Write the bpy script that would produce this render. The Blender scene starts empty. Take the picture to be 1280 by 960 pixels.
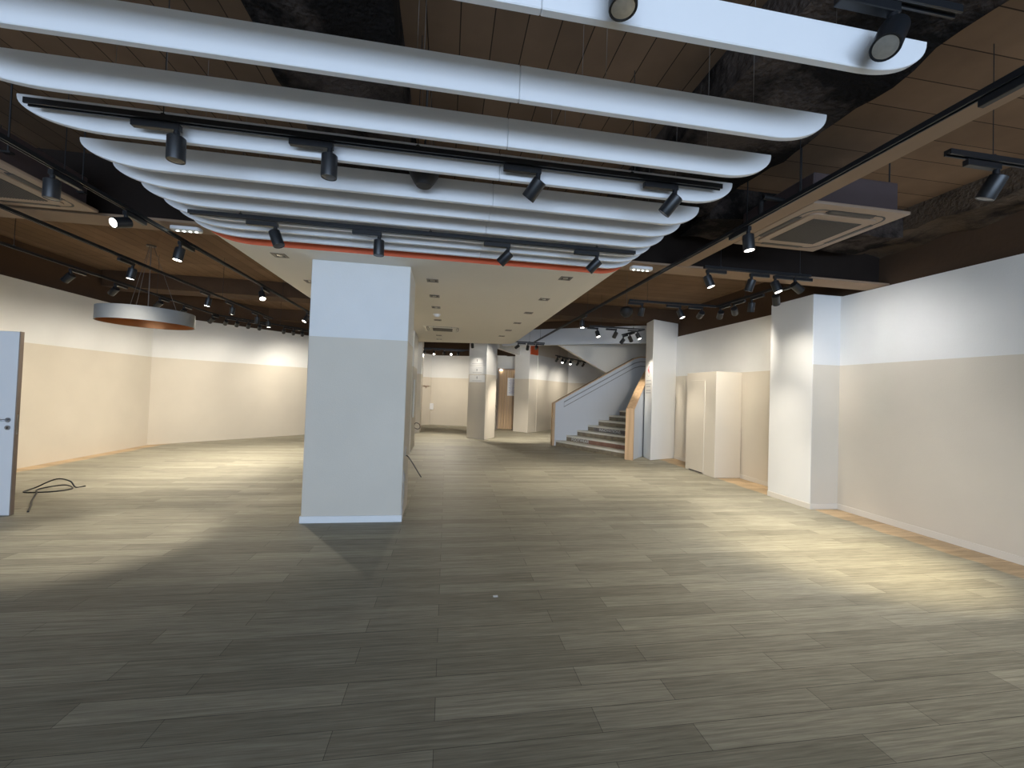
import bpy, bmesh, math, random
from mathutils import Vector, Matrix, noise
random.seed(7)
S = bpy.context.scene
COL = S.collection

# ------------------------------------------------------------------ camera
yaw, pitch, roll = math.radians(9.0), 0.0215, 0.034
fw = Vector((math.sin(yaw)*math.cos(pitch), math.cos(yaw)*math.cos(pitch), math.sin(pitch)))
r0 = Vector((math.cos(yaw), -math.sin(yaw), 0)); u0 = r0.cross(fw)
rt = math.cos(roll)*r0 + math.sin(roll)*u0; up = rt.cross(fw)
cd = bpy.data.cameras.new('camera'); cam = bpy.data.objects.new('camera', cd); COL.objects.link(cam)
cd.sensor_width = 36.0; cd.sensor_fit = 'HORIZONTAL'; cd.lens = 36*512/1280; cd.clip_start = 0.05
cam.matrix_world = Matrix(((rt.x, up.x, -fw.x, 0), (rt.y, up.y, -fw.y, 0), (rt.z, up.z, -fw.z, 1.55), (0, 0, 0, 1)))
S.camera = cam

# ------------------------------------------------------------------ light and exposure
S.view_settings.view_transform = 'Standard'
S.view_settings.look = 'None'
S.view_settings.exposure = 0.0
S.view_settings.gamma = 1.0
S.view_settings.use_curve_mapping = False
W = bpy.data.worlds.new('world'); S.world = W; W.use_nodes = True
W.node_tree.nodes['Background'].inputs[0].default_value = (0.62, 0.78, 1.0, 1)
W.node_tree.nodes['Background'].inputs[1].default_value = 1.7
# daylight entering through the open shop front behind the camera
ld = bpy.data.lights.new('shopfront_daylight', 'AREA'); ld.shape = 'RECTANGLE'
ld.size = 11.0; ld.size_y = 2.0; ld.energy = 850; ld.color = (0.57, 0.74, 1.0)
lo = bpy.data.objects.new('shopfront_daylight', ld); COL.objects.link(lo)
lo.location = (-0.2, -8.0, 1.15); lo.rotation_euler = (math.radians(90), 0, 0)
SPOT_W = 2.0                     # global trim on the track lamps
LAMP_COL = (1.0, 0.92, 0.785)
LENS_EMIT = 14.0

# ------------------------------------------------------------------ materials
def mat(name, col, rough=0.6, metal=0.0, spec=0.5, emit=None, es=1.0, var=0.0, vscale=6.0, bump=0.0, bscale=60.0):
    m = bpy.data.materials.new(name); m.use_nodes = True
    nt = m.node_tree; b = nt.nodes['Principled BSDF']
    b.inputs['Base Color'].default_value = (*col, 1); b.inputs['Roughness'].default_value = rough
    b.inputs['Metallic'].default_value = metal; b.inputs['Specular IOR Level'].default_value = spec
    if emit: b.inputs['Emission Color'].default_value = (*emit, 1); b.inputs['Emission Strength'].default_value = es
    if var or bump:
        tc = nt.nodes.new('ShaderNodeTexCoord')
    if var:
        n = nt.nodes.new('ShaderNodeTexNoise'); n.inputs['Scale'].default_value = vscale; n.inputs['Detail'].default_value = 5
        nt.links.new(tc.outputs['Object'], n.inputs['Vector'])
        mx = nt.nodes.new('ShaderNodeMix'); mx.data_type = 'RGBA'
        mx.inputs[6].default_value = (*[c*(1-var) for c in col], 1); mx.inputs[7].default_value = (*[min(1, c*(1+var)) for c in col], 1)
        nt.links.new(n.outputs['Fac'], mx.inputs[0]); nt.links.new(mx.outputs[2], b.inputs['Base Color'])
    if bump:
        n2 = nt.nodes.new('ShaderNodeTexNoise'); n2.inputs['Scale'].default_value = bscale; n2.inputs['Detail'].default_value = 6
        nt.links.new(tc.outputs['Object'], n2.inputs['Vector'])
        bp = nt.nodes.new('ShaderNodeBump'); bp.inputs['Strength'].default_value = bump; bp.inputs['Distance'].default_value = 0.02
        nt.links.new(n2.outputs['Fac'], bp.inputs['Height']); nt.links.new(bp.outputs['Normal'], b.inputs['Normal'])
    return m

WHITE = (0.78, 0.775, 0.755); BEIGE = (0.67, 0.61, 0.515)

def wall_paint(name, split=2.12, low=BEIGE, high=WHITE):
    """two-tone paint: beige below the line, white above, with faint roller unevenness"""
    m = bpy.data.materials.new(name); m.use_nodes = True
    nt = m.node_tree; b = nt.nodes['Principled BSDF']; b.inputs['Roughness'].default_value = 0.55
    b.inputs['Specular IOR Level'].default_value = 0.3
    tc = nt.nodes.new('ShaderNodeTexCoord'); sx = nt.nodes.new('ShaderNodeSeparateXYZ')
    nt.links.new(tc.outputs['Object'], sx.inputs[0])
    gt = nt.nodes.new('ShaderNodeMath'); gt.operation = 'GREATER_THAN'; gt.inputs[1].default_value = split
    nt.links.new(sx.outputs['Z'], gt.inputs[0])
    mx = nt.nodes.new('ShaderNodeMix'); mx.data_type = 'RGBA'
    mx.inputs[6].default_value = (*low, 1); mx.inputs[7].default_value = (*high, 1)
    nt.links.new(gt.outputs[0], mx.inputs[0])
    n = nt.nodes.new('ShaderNodeTexNoise'); n.inputs['Scale'].default_value = 1.7; n.inputs['Detail'].default_value = 6
    nt.links.new(tc.outputs['Object'], n.inputs['Vector'])
    mr = nt.nodes.new('ShaderNodeMapRange'); mr.inputs['To Min'].default_value = 0.93; mr.inputs['To Max'].default_value = 1.05
    nt.links.new(n.outputs['Fac'], mr.inputs['Value'])
    ml = nt.nodes.new('ShaderNodeMix'); ml.data_type = 'RGBA'; ml.blend_type = 'MULTIPLY'; ml.inputs[0].default_value = 1
    nt.links.new(mx.outputs[2], ml.inputs[6]); nt.links.new(mr.outputs[0], ml.inputs[7])
    nt.links.new(ml.outputs[2], b.inputs['Base Color'])
    n2 = nt.nodes.new('ShaderNodeTexNoise'); n2.inputs['Scale'].default_value = 90
    nt.links.new(tc.outputs['Object'], n2.inputs['Vector'])
    bp = nt.nodes.new('ShaderNodeBump'); bp.inputs['Strength'].default_value = 0.12; bp.inputs['Distance'].default_value = 0.01
    nt.links.new(n2.outputs['Fac'], bp.inputs['Height']); nt.links.new(bp.outputs['Normal'], b.inputs['Normal'])
    return m

def floor_material():
    m = bpy.data.materials.new('grey_brown_plank_floor'); m.use_nodes = True
    nt = m.node_tree; b = nt.nodes['Principled BSDF']; L = nt.links
    tc = nt.nodes.new('ShaderNodeTexCoord')
    br = nt.nodes.new('ShaderNodeTexBrick'); br.offset = 0.37; br.offset_frequency = 2; br.squash = 1
    br.inputs['Scale'].default_value = 1; br.inputs['Brick Width'].default_value = 1.22; br.inputs['Row Height'].default_value = 0.152
    br.inputs['Mortar Size'].default_value = 0.0017; br.inputs['Mortar Smooth'].default_value = 0.3; br.inputs['Bias'].default_value = -0.1
    br.inputs['Color1'].default_value = (0.272, 0.254, 0.196, 1); br.inputs['Color2'].default_value = (0.385, 0.360, 0.280, 1)
    br.inputs['Mortar'].default_value = (0.11, 0.10, 0.08, 1)
    L.new(tc.outputs['Object'], br.inputs['Vector'])
    # long streaky grain, shifted plank to plank
    mp = nt.nodes.new('ShaderNodeMapping'); mp.inputs['Scale'].default_value = (0.9, 24, 1)
    L.new(tc.outputs['Object'], mp.inputs['Vector'])
    n = nt.nodes.new('ShaderNodeTexNoise'); n.inputs['Scale'].default_value = 2.2; n.inputs['Detail'].default_value = 9; n.inputs['Roughness'].default_value = 0.68
    n.inputs['Distortion'].default_value = 0.25
    L.new(mp.outputs[0], n.inputs['Vector'])
    mr = nt.nodes.new('ShaderNodeMapRange'); mr.inputs['From Min'].default_value = 0.28; mr.inputs['From Max'].default_value = 0.72
    mr.inputs['To Min'].default_value = 0.62; mr.inputs['To Max'].default_value = 1.38
    L.new(n.outputs['Fac'], mr.inputs['Value'])
    mp2 = nt.nodes.new('ShaderNodeMapping'); mp2.inputs['Scale'].default_value = (3, 95, 1)
    L.new(tc.outputs['Object'], mp2.inputs['Vector'])
    n3 = nt.nodes.new('ShaderNodeTexNoise'); n3.inputs['Scale'].default_value = 2.0; n3.inputs['Detail'].default_value = 4
    L.new(mp2.outputs[0], n3.inputs['Vector'])
    mr3 = nt.nodes.new('ShaderNodeMapRange'); mr3.inputs['To Min'].default_value = 0.6; mr3.inputs['To Max'].default_value = 1.4
    L.new(n3.outputs['Fac'], mr3.inputs['Value'])
    k = nt.nodes.new('ShaderNodeMath'); k.operation = 'MULTIPLY'; L.new(mr.outputs[0], k.inputs[0]); L.new(mr3.outputs[0], k.inputs[1])
    ml = nt.nodes.new('ShaderNodeMix'); ml.data_type = 'RGBA'; ml.blend_type = 'MULTIPLY'; ml.inputs[0].default_value = 1
    L.new(br.outputs['Color'], ml.inputs[6]); L.new(k.outputs[0], ml.inputs[7])
    # worn orange-brown strip along the right wall and patches by the left wall (old fixture marks)
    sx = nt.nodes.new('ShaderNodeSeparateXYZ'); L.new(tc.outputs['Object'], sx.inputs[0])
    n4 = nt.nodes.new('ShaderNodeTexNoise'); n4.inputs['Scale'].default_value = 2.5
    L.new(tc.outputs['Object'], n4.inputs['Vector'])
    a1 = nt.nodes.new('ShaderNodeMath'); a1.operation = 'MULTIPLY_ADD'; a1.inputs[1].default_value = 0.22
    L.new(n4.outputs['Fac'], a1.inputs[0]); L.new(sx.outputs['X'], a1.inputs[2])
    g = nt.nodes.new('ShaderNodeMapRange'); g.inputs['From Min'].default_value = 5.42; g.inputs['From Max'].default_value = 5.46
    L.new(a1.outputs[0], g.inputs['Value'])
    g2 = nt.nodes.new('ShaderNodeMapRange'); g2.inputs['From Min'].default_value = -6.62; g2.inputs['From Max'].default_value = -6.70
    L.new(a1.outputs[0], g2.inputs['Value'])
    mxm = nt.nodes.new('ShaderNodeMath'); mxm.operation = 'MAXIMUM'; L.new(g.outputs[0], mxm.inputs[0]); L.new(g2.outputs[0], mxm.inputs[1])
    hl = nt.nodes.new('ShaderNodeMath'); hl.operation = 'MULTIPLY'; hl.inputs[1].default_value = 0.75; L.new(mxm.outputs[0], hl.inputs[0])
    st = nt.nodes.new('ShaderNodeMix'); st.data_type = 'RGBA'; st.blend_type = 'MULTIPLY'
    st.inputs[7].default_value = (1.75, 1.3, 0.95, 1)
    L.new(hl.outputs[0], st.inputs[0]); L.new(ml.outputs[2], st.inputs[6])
    L.new(st.outputs[2], b.inputs['Base Color'])
    b.inputs['Roughness'].default_value = 0.58; b.inputs['Specular IOR Level'].default_value = 0.22
    bp = nt.nodes.new('ShaderNodeBump'); bp.inputs['Strength'].default_value = 0.15; bp.inputs['Distance'].default_value = 0.004
    L.new(k.outputs[0], bp.inputs['Height']); L.new(bp.outputs['Normal'], b.inputs['Normal'])
    return m

def board_material(name, rot, base=(0.165, 0.105, 0.064), bw=2.9, rh=0.205, stain=0.0):
    """brown painted slab with the board marks of its formwork"""
    m = bpy.data.materials.new(name); m.use_nodes = True
    nt = m.node_tree; b = nt.nodes['Principled BSDF']; L = nt.links
    b.inputs['Roughness'].default_value = 0.85; b.inputs['Specular IOR Level'].default_value = 0.15
    tc = nt.nodes.new('ShaderNodeTexCoord'); mp = nt.nodes.new('ShaderNodeMapping')
    mp.inputs['Rotation'].default_value = (0, 0, rot); L.new(tc.outputs['Object'], mp.inputs['Vector'])
    br = nt.nodes.new('ShaderNodeTexBrick'); br.offset = 0.0; br.inputs['Scale'].default_value = 1
    br.inputs['Brick Width'].default_value = bw; br.inputs['Row Height'].default_value = rh
    br.inputs['Mortar Size'].default_value = 0.0045; br.inputs['Mortar Smooth'].default_value = 0.4
    br.inputs['Color1'].default_value = (*[c*0.88 for c in base], 1); br.inputs['Color2'].default_value = (*[c*1.12 for c in base], 1)
    br.inputs['Mortar'].default_value = (*[c*0.2 for c in base], 1)
    L.new(mp.outputs[0], br.inputs['Vector'])
    n = nt.nodes.new('ShaderNodeTexNoise'); n.inputs['Scale'].default_value = 3; n.inputs['Detail'].default_value = 8
    L.new(tc.outputs['Object'], n.inputs['Vector'])
    mr = nt.nodes.new('ShaderNodeMapRange'); mr.inputs['To Min'].default_value = 0.75; mr.inputs['To Max'].default_value = 1.25
    L.new(n.outputs['Fac'], mr.inputs['Value'])
    ml = nt.nodes.new('ShaderNodeMix'); ml.data_type = 'RGBA'; ml.blend_type = 'MULTIPLY'; ml.inputs[0].default_value = 1
    L.new(br.outputs['Color'], ml.inputs[6]); L.new(mr.outputs[0], ml.inputs[7])
    L.new(ml.outputs[2], b.inputs['Base Color'])
    bp = nt.nodes.new('ShaderNodeBump'); bp.inputs['Strength'].default_value = 0.4; bp.inputs['Distance'].default_value = 0.01
    L.new(n.outputs['Fac'], bp.inputs['Height']); L.new(bp.outputs['Normal'], b.inputs['Normal'])
    return m

def rough_concrete(name, base=(0.085, 0.066, 0.056), dark=(0.012, 0.010, 0.009), lo_=0.46, hi=0.6):
    m = bpy.data.materials.new(name); m.use_nodes = True
    nt = m.node_tree; b = nt.nodes['Principled BSDF']; L = nt.links
    b.inputs['Roughness'].default_value = 0.95; b.inputs['Specular IOR Level'].default_value = 0.1
    tc = nt.nodes.new('ShaderNodeTexCoord')
    n = nt.nodes.new('ShaderNodeTexNoise'); n.inputs['Scale'].default_value = 1.3; n.inputs['Detail'].default_value = 7; n.inputs['Roughness'].default_value = 0.65
    L.new(tc.outputs['Object'], n.inputs['Vector'])
    mr = nt.nodes.new('ShaderNodeMapRange'); mr.inputs['From Min'].default_value = lo_; mr.inputs['From Max'].default_value = hi
    L.new(n.outputs['Fac'], mr.inputs['Value'])
    mx = nt.nodes.new('ShaderNodeMix'); mx.data_type = 'RGBA'; mx.inputs[6].default_value = (*dark, 1); mx.inputs[7].default_value = (*base, 1)
    L.new(mr.outputs[0], mx.inputs[0]); L.new(mx.outputs[2], b.inputs['Base Color'])
    n2 = nt.nodes.new('ShaderNodeTexNoise'); n2.inputs['Scale'].default_value = 28; n2.inputs['Detail'].default_value = 8
    L.new(tc.outputs['Object'], n2.inputs['Vector'])
    bp = nt.nodes.new('ShaderNodeBump'); bp.inputs['Strength'].default_value = 0.9; bp.inputs['Distance'].default_value = 0.03
    L.new(n2.outputs['Fac'], bp.inputs['Height']); L.new(bp.outputs['Normal'], b.inputs['Normal'])
    return m

def wood(name, c1, c2, axis='Z', scale=18, rough=0.5):
    m = bpy.data.materials.new(name); m.use_nodes = True
    nt = m.node_tree; b = nt.nodes['Principled BSDF']; L = nt.links; b.inputs['Roughness'].default_value = rough
    tc = nt.nodes.new('ShaderNodeTexCoord'); mp = nt.nodes.new('ShaderNodeMapping')
    mp.inputs['Scale'].default_value = {'Z': (scale, scale, 0.8), 'X': (0.8, scale, scale)}[axis]
    L.new(tc.outputs['Object'], mp.inputs['Vector'])
    n = nt.nodes.new('ShaderNodeTexNoise'); n.inputs['Scale'].default_value = 1; n.inputs['Detail'].default_value = 6
    L.new(mp.outputs[0], n.inputs['Vector'])
    cr = nt.nodes.new('ShaderNodeMapRange'); cr.inputs['From Min'].default_value = 0.3; cr.inputs['From Max'].default_value = 0.7
    L.new(n.outputs['Fac'], cr.inputs['Value'])
    mx = nt.nodes.new('ShaderNodeMix'); mx.data_type = 'RGBA'; mx.inputs[6].default_value = (*c1, 1); mx.inputs[7].default_value = (*c2, 1)
    L.new(cr.outputs[0], mx.inputs[0]); L.new(mx.outputs[2], b.inputs['Base Color'])
    return m

M = dict(
    wall=wall_paint('two_tone_wall_paint'),
    floor=floor_material(),
    white=mat('white_paint', WHITE, 0.55, var=0.03, vscale=2),
    baffle=mat('baffle_white', (0.80, 0.80, 0.80), 0.6, var=0.02, vscale=2, bump=0.05, bscale=200),
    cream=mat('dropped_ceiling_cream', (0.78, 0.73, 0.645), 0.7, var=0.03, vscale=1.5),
    orange=mat('orange_red_paint', (0.72, 0.13, 0.045), 0.5, var=0.05),
    beige=mat('beige_paint', BEIGE, 0.55, var=0.04, vscale=2),
    skirting=mat('skirting_beige_white', (0.72, 0.67, 0.59), 0.45, var=0.03),
    skirting_white=mat('skirting_white', (0.8, 0.8, 0.79), 0.4, var=0.04, vscale=9),
    brown=mat('brown_wall_paint', (0.085, 0.052, 0.032), 0.8, spec=0.15, var=0.12, vscale=2, bump=0.2, bscale=20),
    web=mat('dark_void_web', (0.022, 0.016, 0.013), 0.9, spec=0.1, var=0.2, vscale=5),
    beam=mat('brown_beam_paint', (0.30, 0.205, 0.135), 0.7, spec=0.2, var=0.08, vscale=3),
    slab_long=board_material('boarded_slab_lengthwise', math.radians(90)),
    slab_cross=board_material('boarded_slab_crosswise', 0.0, base=(0.185, 0.117, 0.07), rh=0.26),
    concrete=rough_concrete('rough_dark_concrete'),
    concrete2=rough_concrete('rough_brown_concrete', base=(0.10, 0.072, 0.05), lo_=0.40, hi=0.55),
    black=mat('black_metal', (0.012, 0.013, 0.015), 0.38, spec=0.5, var=0.1, vscale=30),
    blackmatte=mat('black_plastic', (0.014, 0.013, 0.013), 0.6, var=0.1, vscale=30),
    conductor=mat('track_conductor_grey', (0.09, 0.09, 0.09), 0.4, metal=0.6, var=0.05),
    lens_on=mat('lit_lamp_lens', (0.9, 0.9, 0.9), 0.3, emit=(1.0, 0.93, 0.82), es=LENS_EMIT, var=0.01),
    lens_dark=mat('dark_lamp_glass', (0.02, 0.02, 0.022), 0.3, var=0.1),
    lens_off=mat('unlit_lamp_reflector', (0.55, 0.54, 0.5), 0.25, metal=0.7, var=0.2, vscale=60),
    ac=mat('aircon_brown_plastic', (0.33, 0.235, 0.165), 0.55, var=0.03),
    ac_grille=mat('aircon_dark_grille', (0.075, 0.063, 0.053), 0.6, var=0.1, vscale=40),
    ac_slot=mat('aircon_dark_slot', (0.02, 0.016, 0.014), 0.5, var=0.1),
    ac_body=mat('aircon_grey_brown_housing', (0.085, 0.062, 0.062), 0.5, metal=0.2, var=0.1),
    ac_white=mat('aircon_cream_plastic', (0.72, 0.68, 0.6), 0.5, var=0.02),
    wood_cap=wood('pale_oak_capping', (0.52, 0.34, 0.19), (0.68, 0.47, 0.28)),
    wood_door=wood('oak_slat_door', (0.42, 0.27, 0.14), (0.60, 0.42, 0.25), scale=22),
    tread=wood('stair_tread_wood', (0.20, 0.16, 0.11), (0.33, 0.27, 0.18), axis='X', scale=9),
    tread_red=wood('stair_riser_reddish', (0.26, 0.13, 0.09), (0.34, 0.19, 0.13), axis='X', scale=9),
    tread_grey=wood('stair_riser_greyish', (0.17, 0.15, 0.13), (0.25, 0.22, 0.19), axis='X', scale=9),
    nosing=mat('pale_stair_nosing', (0.78, 0.74, 0.64), 0.5, var=0.06),
    balu=mat('stair_wall_white', (0.62, 0.64, 0.67), 0.55, var=0.03, vscale=2),
    steel=mat('brushed_steel', (0.42, 0.42, 0.43), 0.3, metal=1.0, var=0.1, vscale=30),
    door=mat('pale_grey_door', (0.80, 0.80, 0.80), 0.5, var=0.03, vscale=3),
    door_edge=wood('door_edge_wood', (0.22, 0.16, 0.12), (0.32, 0.25, 0.2), scale=8),
    drum=mat('grey_drum_fabric', (0.28, 0.285, 0.28), 0.8, var=0.05, vscale=25),
    copper=mat('copper_lining', (0.42, 0.17, 0.055), 0.38, metal=0.65, var=0.15, vscale=6),
    cord=mat('grey_cord', (0.16, 0.14, 0.12), 0.6, var=0.05),
    cable=mat('dark_cable', (0.012, 0.012, 0.016), 0.5, var=0.1),
    dl_trim=mat('downlight_grey_trim', (0.16, 0.135, 0.105), 0.4, metal=0.3, var=0.05),
    dl_dark=mat('downlight_dark_recess', (0.03, 0.026, 0.022), 0.6, var=0.1),
    plastic=mat('white_plastic', (0.82, 0.82, 0.83), 0.4, var=0.02),
    led=mat('emergency_led', (0.9, 0.95, 0.95), 0.3, emit=(0.85, 1.0, 0.95), es=5, var=0.01),
    paper=mat('white_paper', (0.85, 0.85, 0.84), 0.7, var=0.02),
    ink=mat('grey_print', (0.25, 0.25, 0.27), 0.7, var=0.05),
    ink_light=mat('pale_grey_print', (0.5, 0.5, 0.52), 0.7, var=0.05),
    ink_blue=mat('blue_grey_print', (0.35, 0.34, 0.55), 0.7, var=0.05),
    ink_red=mat('red_print', (0.65, 0.06, 0.08), 0.6, var=0.05),
    letter=mat('pale_riser_lettering', (0.85, 0.85, 0.83), 0.6, var=0.05),
    plaster=mat('torn_plaster', (0.62, 0.59, 0.56), 0.8, var=0.25, vscale=8, bump=0.5, bscale=25),
)

# ------------------------------------------------------------------ mesh helpers
class B:
    """collects shapes into one mesh"""
    def __init__(s): s.bm = bmesh.new(); s.mi = 0
    def face(s, vs):
        try:
            f = s.bm.faces.new(vs); f.material_index = s.mi; return f
        except ValueError: return None
    def box(s, x0, x1, y0, y1, z0, z1, rot=0.0, org=(0, 0)):
        c, sn = math.cos(rot), math.sin(rot)
        def p(x, y, z):
            dx, dy = x-org[0], y-org[1]
            return s.bm.verts.new((org[0]+c*dx-sn*dy, org[1]+sn*dx+c*dy, z)) if rot else s.bm.verts.new((x, y, z))
        v = [p(x, y, z) for z in (z0, z1) for (x, y) in ((x0, y0), (x1, y0), (x1, y1), (x0, y1))]
        for q in ((3, 2, 1, 0), (4, 5, 6, 7), (0, 1, 5, 4), (1, 2, 6, 5), (2, 3, 7, 6), (3, 0, 4, 7)): s.face([v[i] for i in q])
        return s
    def prism(s, pts, d, cap=True):
        """polygon of 3-D points swept by vector d"""
        a = [s.bm.verts.new(p) for p in pts]; b = [s.bm.verts.new(Vector(p)+Vector(d)) for p in pts]
        n = len(pts)
        if cap: s.face(a[::-1]); s.face(b)
        for i in range(n): s.face([a[i], a[(i+1) % n], b[(i+1) % n], b[i]])
        return s
    def tube(s, path, r, n=8, cap=True):
        path = [Vector(p) for p in path]; rings = []
        ref = Vector((0, 0, 1))
        for i, p in enumerate(path):
            t = (path[min(i+1, len(path)-1)]-path[max(i-1, 0)]).normalized()
            a = t.cross(ref if abs(t.dot(ref)) < 0.95 else Vector((1, 0, 0))).normalized(); bb = t.cross(a)
            rr = r[i] if isinstance(r, (list, tuple)) else r
            rings.append([s.bm.verts.new(p+rr*(math.cos(2*math.pi*k/n)*a+math.sin(2*math.pi*k/n)*bb)) for k in range(n)])
        for A, C in zip(rings, rings[1:]):
            for k in range(n): s.face([A[k], A[(k+1) % n], C[(k+1) % n], C[k]])
        if cap: s.face(rings[0][::-1]); s.face(rings[-1])
        return s
    def lathe(s, prof, n=24, org=(0, 0, 0), close=False):
        """profile of (radius, z) turned about z"""
        rings = []
        for (r, z) in prof:
            if r < 1e-6: rings.append([s.bm.verts.new((org[0], org[1], org[2]+z))])
            else: rings.append([s.bm.verts.new((org[0]+r*math.cos(2*math.pi*k/n), org[1]+r*math.sin(2*math.pi*k/n), org[2]+z)) for k in range(n)])
        for A, C in zip(rings, rings[1:]):
            for k in range(n):
                j = (k+1) % n
                if len(A) == 1 and len(C) == 1: continue
                if len(A) == 1: s.face([A[0], C[j], C[k]])
                elif len(C) == 1: s.face([A[k], A[j], C[0]])
                else: s.face([A[k], A[j], C[j], C[k]])
        return s
    def mesh(s, name, mats, bevel=0.0, seg=2, smooth=True):
        bm = s.bm
        bmesh.ops.recalc_face_normals(bm, faces=bm.faces)
        if bevel:
            es = [e for e in bm.edges if len(e.link_faces) == 2 and e.calc_face_angle(0) > 0.6]
            bmesh.ops.bevel(bm, geom=es, offset=bevel, segments=seg, affect='EDGES', profile=0.5)
        me = bpy.data.meshes.new(name); bm.to_mesh(me); bm.free()
        for m in (mats if isinstance(mats, (list, tuple)) else [mats]): me.materials.append(m)
        if smooth:
            me.shade_smooth(); me.set_sharp_from_angle(angle=math.radians(35))
        return me
    def obj(s, name, mats, parent=None, **k):
        o = bpy.data.objects.new(name, s.mesh(name, mats, **k)); COL.objects.link(o)
        if parent: o.parent = parent
        return o

def tag(o, label, cat, group=None, kind=None):
    o['label'] = label; o['category'] = cat
    if group: o['group'] = group
    if kind: o['kind'] = kind
    return o
def empty(name, loc, rz=0.0):
    o = bpy.data.objects.new(name, None); COL.objects.link(o); o.location = loc; o.rotation_euler = (0, 0, rz); o.empty_display_size = 0.1
    return o
def struct(o, label=None):
    o['kind'] = 'structure'
    if label: o['label'] = label
    return o
def inst(name, me, parent, loc=(0, 0, 0), rot=None):
    o = bpy.data.objects.new(name, me); COL.objects.link(o); o.parent = parent; o.location = loc
    if rot is not None: o.rotation_mode = 'QUATERNION'; o.rotation_quaternion = rot
    return o
def wallstrip(pts, z0, z1, t, b=None):
    """slab along a polyline, thickness t to the right-hand side of travel (outside the room)"""
    b = b or B(); n = len(pts); P = [Vector((*p, 0)) for p in pts]; off = []
    for i in range(n):
        ds = []
        if i > 0: ds.append((P[i]-P[i-1]).normalized())
        if i < n-1: ds.append((P[i+1]-P[i]).normalized())
        ns = [Vector((d.y, -d.x, 0)) for d in ds]
        m = sum(ns, Vector()).normalized(); off.append(P[i]+m*(t/max(0.3, m.dot(ns[0]))))
    for i in range(n-1):
        b.prism([P[i]+Vector((0, 0, z0)), P[i+1]+Vector((0, 0, z0)), off[i+1]+Vector((0, 0, z0)), off[i]+Vector((0, 0, z0))], (0, 0, z1-z0))
    return b

ZS = 3.83         # slab underside
TOP = 3.15        # top of the white partition walls

# ------------------------------------------------------------------ room shell
struct(B().box(-7.6, 9.2, -8.1, 19.8, -0.12, 0).obj('floor', M['floor'], smooth=False), 'grey brown wood plank floor of the empty shop')
b = B(); b.mi = 0; b.box(-7.6, 2.3, -8.1, 19.8, ZS, ZS+0.15); b.mi = 1; b.box(2.3, 9.2, -8.1, 19.8, ZS, ZS+0.15)
struct(b.obj('ceiling', [M['slab_long'], M['slab_cross']], smooth=False), 'dark brown slab marked by formwork boards')

# left side
struct(wallstrip([(-7.17, 3.0), (-7.17, 11.15), (-1.3, 17.35), (-1.3, 18.2), (-0.8, 18.85)][::-1], 0, TOP, -0.12).obj('wall_left', M['wall'], smooth=False))
struct(wallstrip([(-7.23, 3.0), (-7.23, 11.2), (-1.36, 17.4), (-1.36, 19.5)], TOP-0.05, ZS, -0.06).obj('wall_left_upper', M['brown'], smooth=False))
struct(wallstrip([(-7.17, 3.0), (-7.17, 11.15), (-1.3, 17.35)], 0, 0.07, -0.0).box(-7.17, -7.155, 3.0, 11.15, 0, 0.075).obj('baseboard_left', M['skirting'], smooth=False))
b = B(); u = Vector((5.87, 6.2, 0)).normalized(); nn = Vector((u.y, -u.x, 0))
p0, p1 = Vector((-7.17, 11.15, 0)), Vector((-1.3, 17.35, 0))
b.prism([p0, p1, p1+nn*0.014, p0+nn*0.014], (0, 0, 0.075)); struct(b.obj('baseboard_back_left', M['skirting'], smooth=False))
# partition that carries the open door, just outside the picture on the left
struct(B().box(-5.72, -5.6, -8.0, 5.46, 0, ZS).box(-7.3, -5.6, 2.9, 3.0, 0, ZS).obj('wall_entrance_left', M['wall'], smooth=False))
# right side
struct(wallstrip([(5.76, -8.0), (5.76, 6.5), (5.86, 6.52), (5.86, 10.2)], 0, TOP, 0.1).obj('wall_right', M['wall'], smooth=False))
struct(wallstrip([(5.82, -8.0), (5.82, 6.5), (5.92, 6.52), (5.92, 10.2)], TOP-0.05, ZS, 0.08).obj('wall_right_upper', M['brown'], smooth=False))
struct(B().box(5.745, 5.77, -8.0, 5.25, 0, 0.078).box(5.845, 5.87, 6.05, 7.4, 0, 0.078).box(5.845, 5.87, 8.4, 9.9, 0, 0.078).obj('baseboard_right', M['skirting'], smooth=False))
# back walls
struct(wallstrip([(-0.8, 18.85), (1.3, 18.15), (2.1, 17.3), (2.1, 17.35), (3.0, 17.15), (3.3, 16.4), (3.62, 16.25), (5.7, 18.9), (9.0, 18.9)][::-1], 0, TOP-0.03, 0.1).obj('wall_back', M['wall'], smooth=False))
struct(wallstrip([(3.5, 16.3), (5.68, 19.0), (9.0, 19.0)][::-1], TOP-0.05, ZS, 0.06).obj('wall_back_upper', M['beige'], smooth=False))
struct(wallstrip([(-1.4, 19.0), (1.35, 18.3), (2.15, 17.5), (3.4, 16.6)][::-1], TOP-0.05, ZS, 0.06).obj('wall_back_upper_dark', M['brown'], smooth=False))
struct(wallstrip([(5.86, 10.35), (8.2, 10.35), (8.2, 19.0)], 0, ZS, 0.1).obj('wall_stairwell', M['balu'], smooth=False))

# columns
def column(x0, x1, y0, y1, z1, label, mt='wall', pts=None):
    b = B()
    pts = pts or [(x0, y0), (x1, y0), (x1, y1), (x0, y1)]
    b.prism([(p[0], p[1], 0) for p in pts], (0, 0, z1))
    o = struct(b.obj('column', M[mt], bevel=0.006, seg=1, smooth=False), label); return o
c1 = column(-1.575, -0.475, 4.96, 5.7, 3.0, 'large two tone white and grey beige column in the middle under the dropped ceiling')
s_ = B().box(-1.585, -0.465, 4.948, 4.965, 0, 0.078).box(-1.588, -1.573, 4.95, 5.7, 0, 0.078)
s_.obj('baseboard', M['skirting_white'], c1, bevel=0.003, seg=1)
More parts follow.
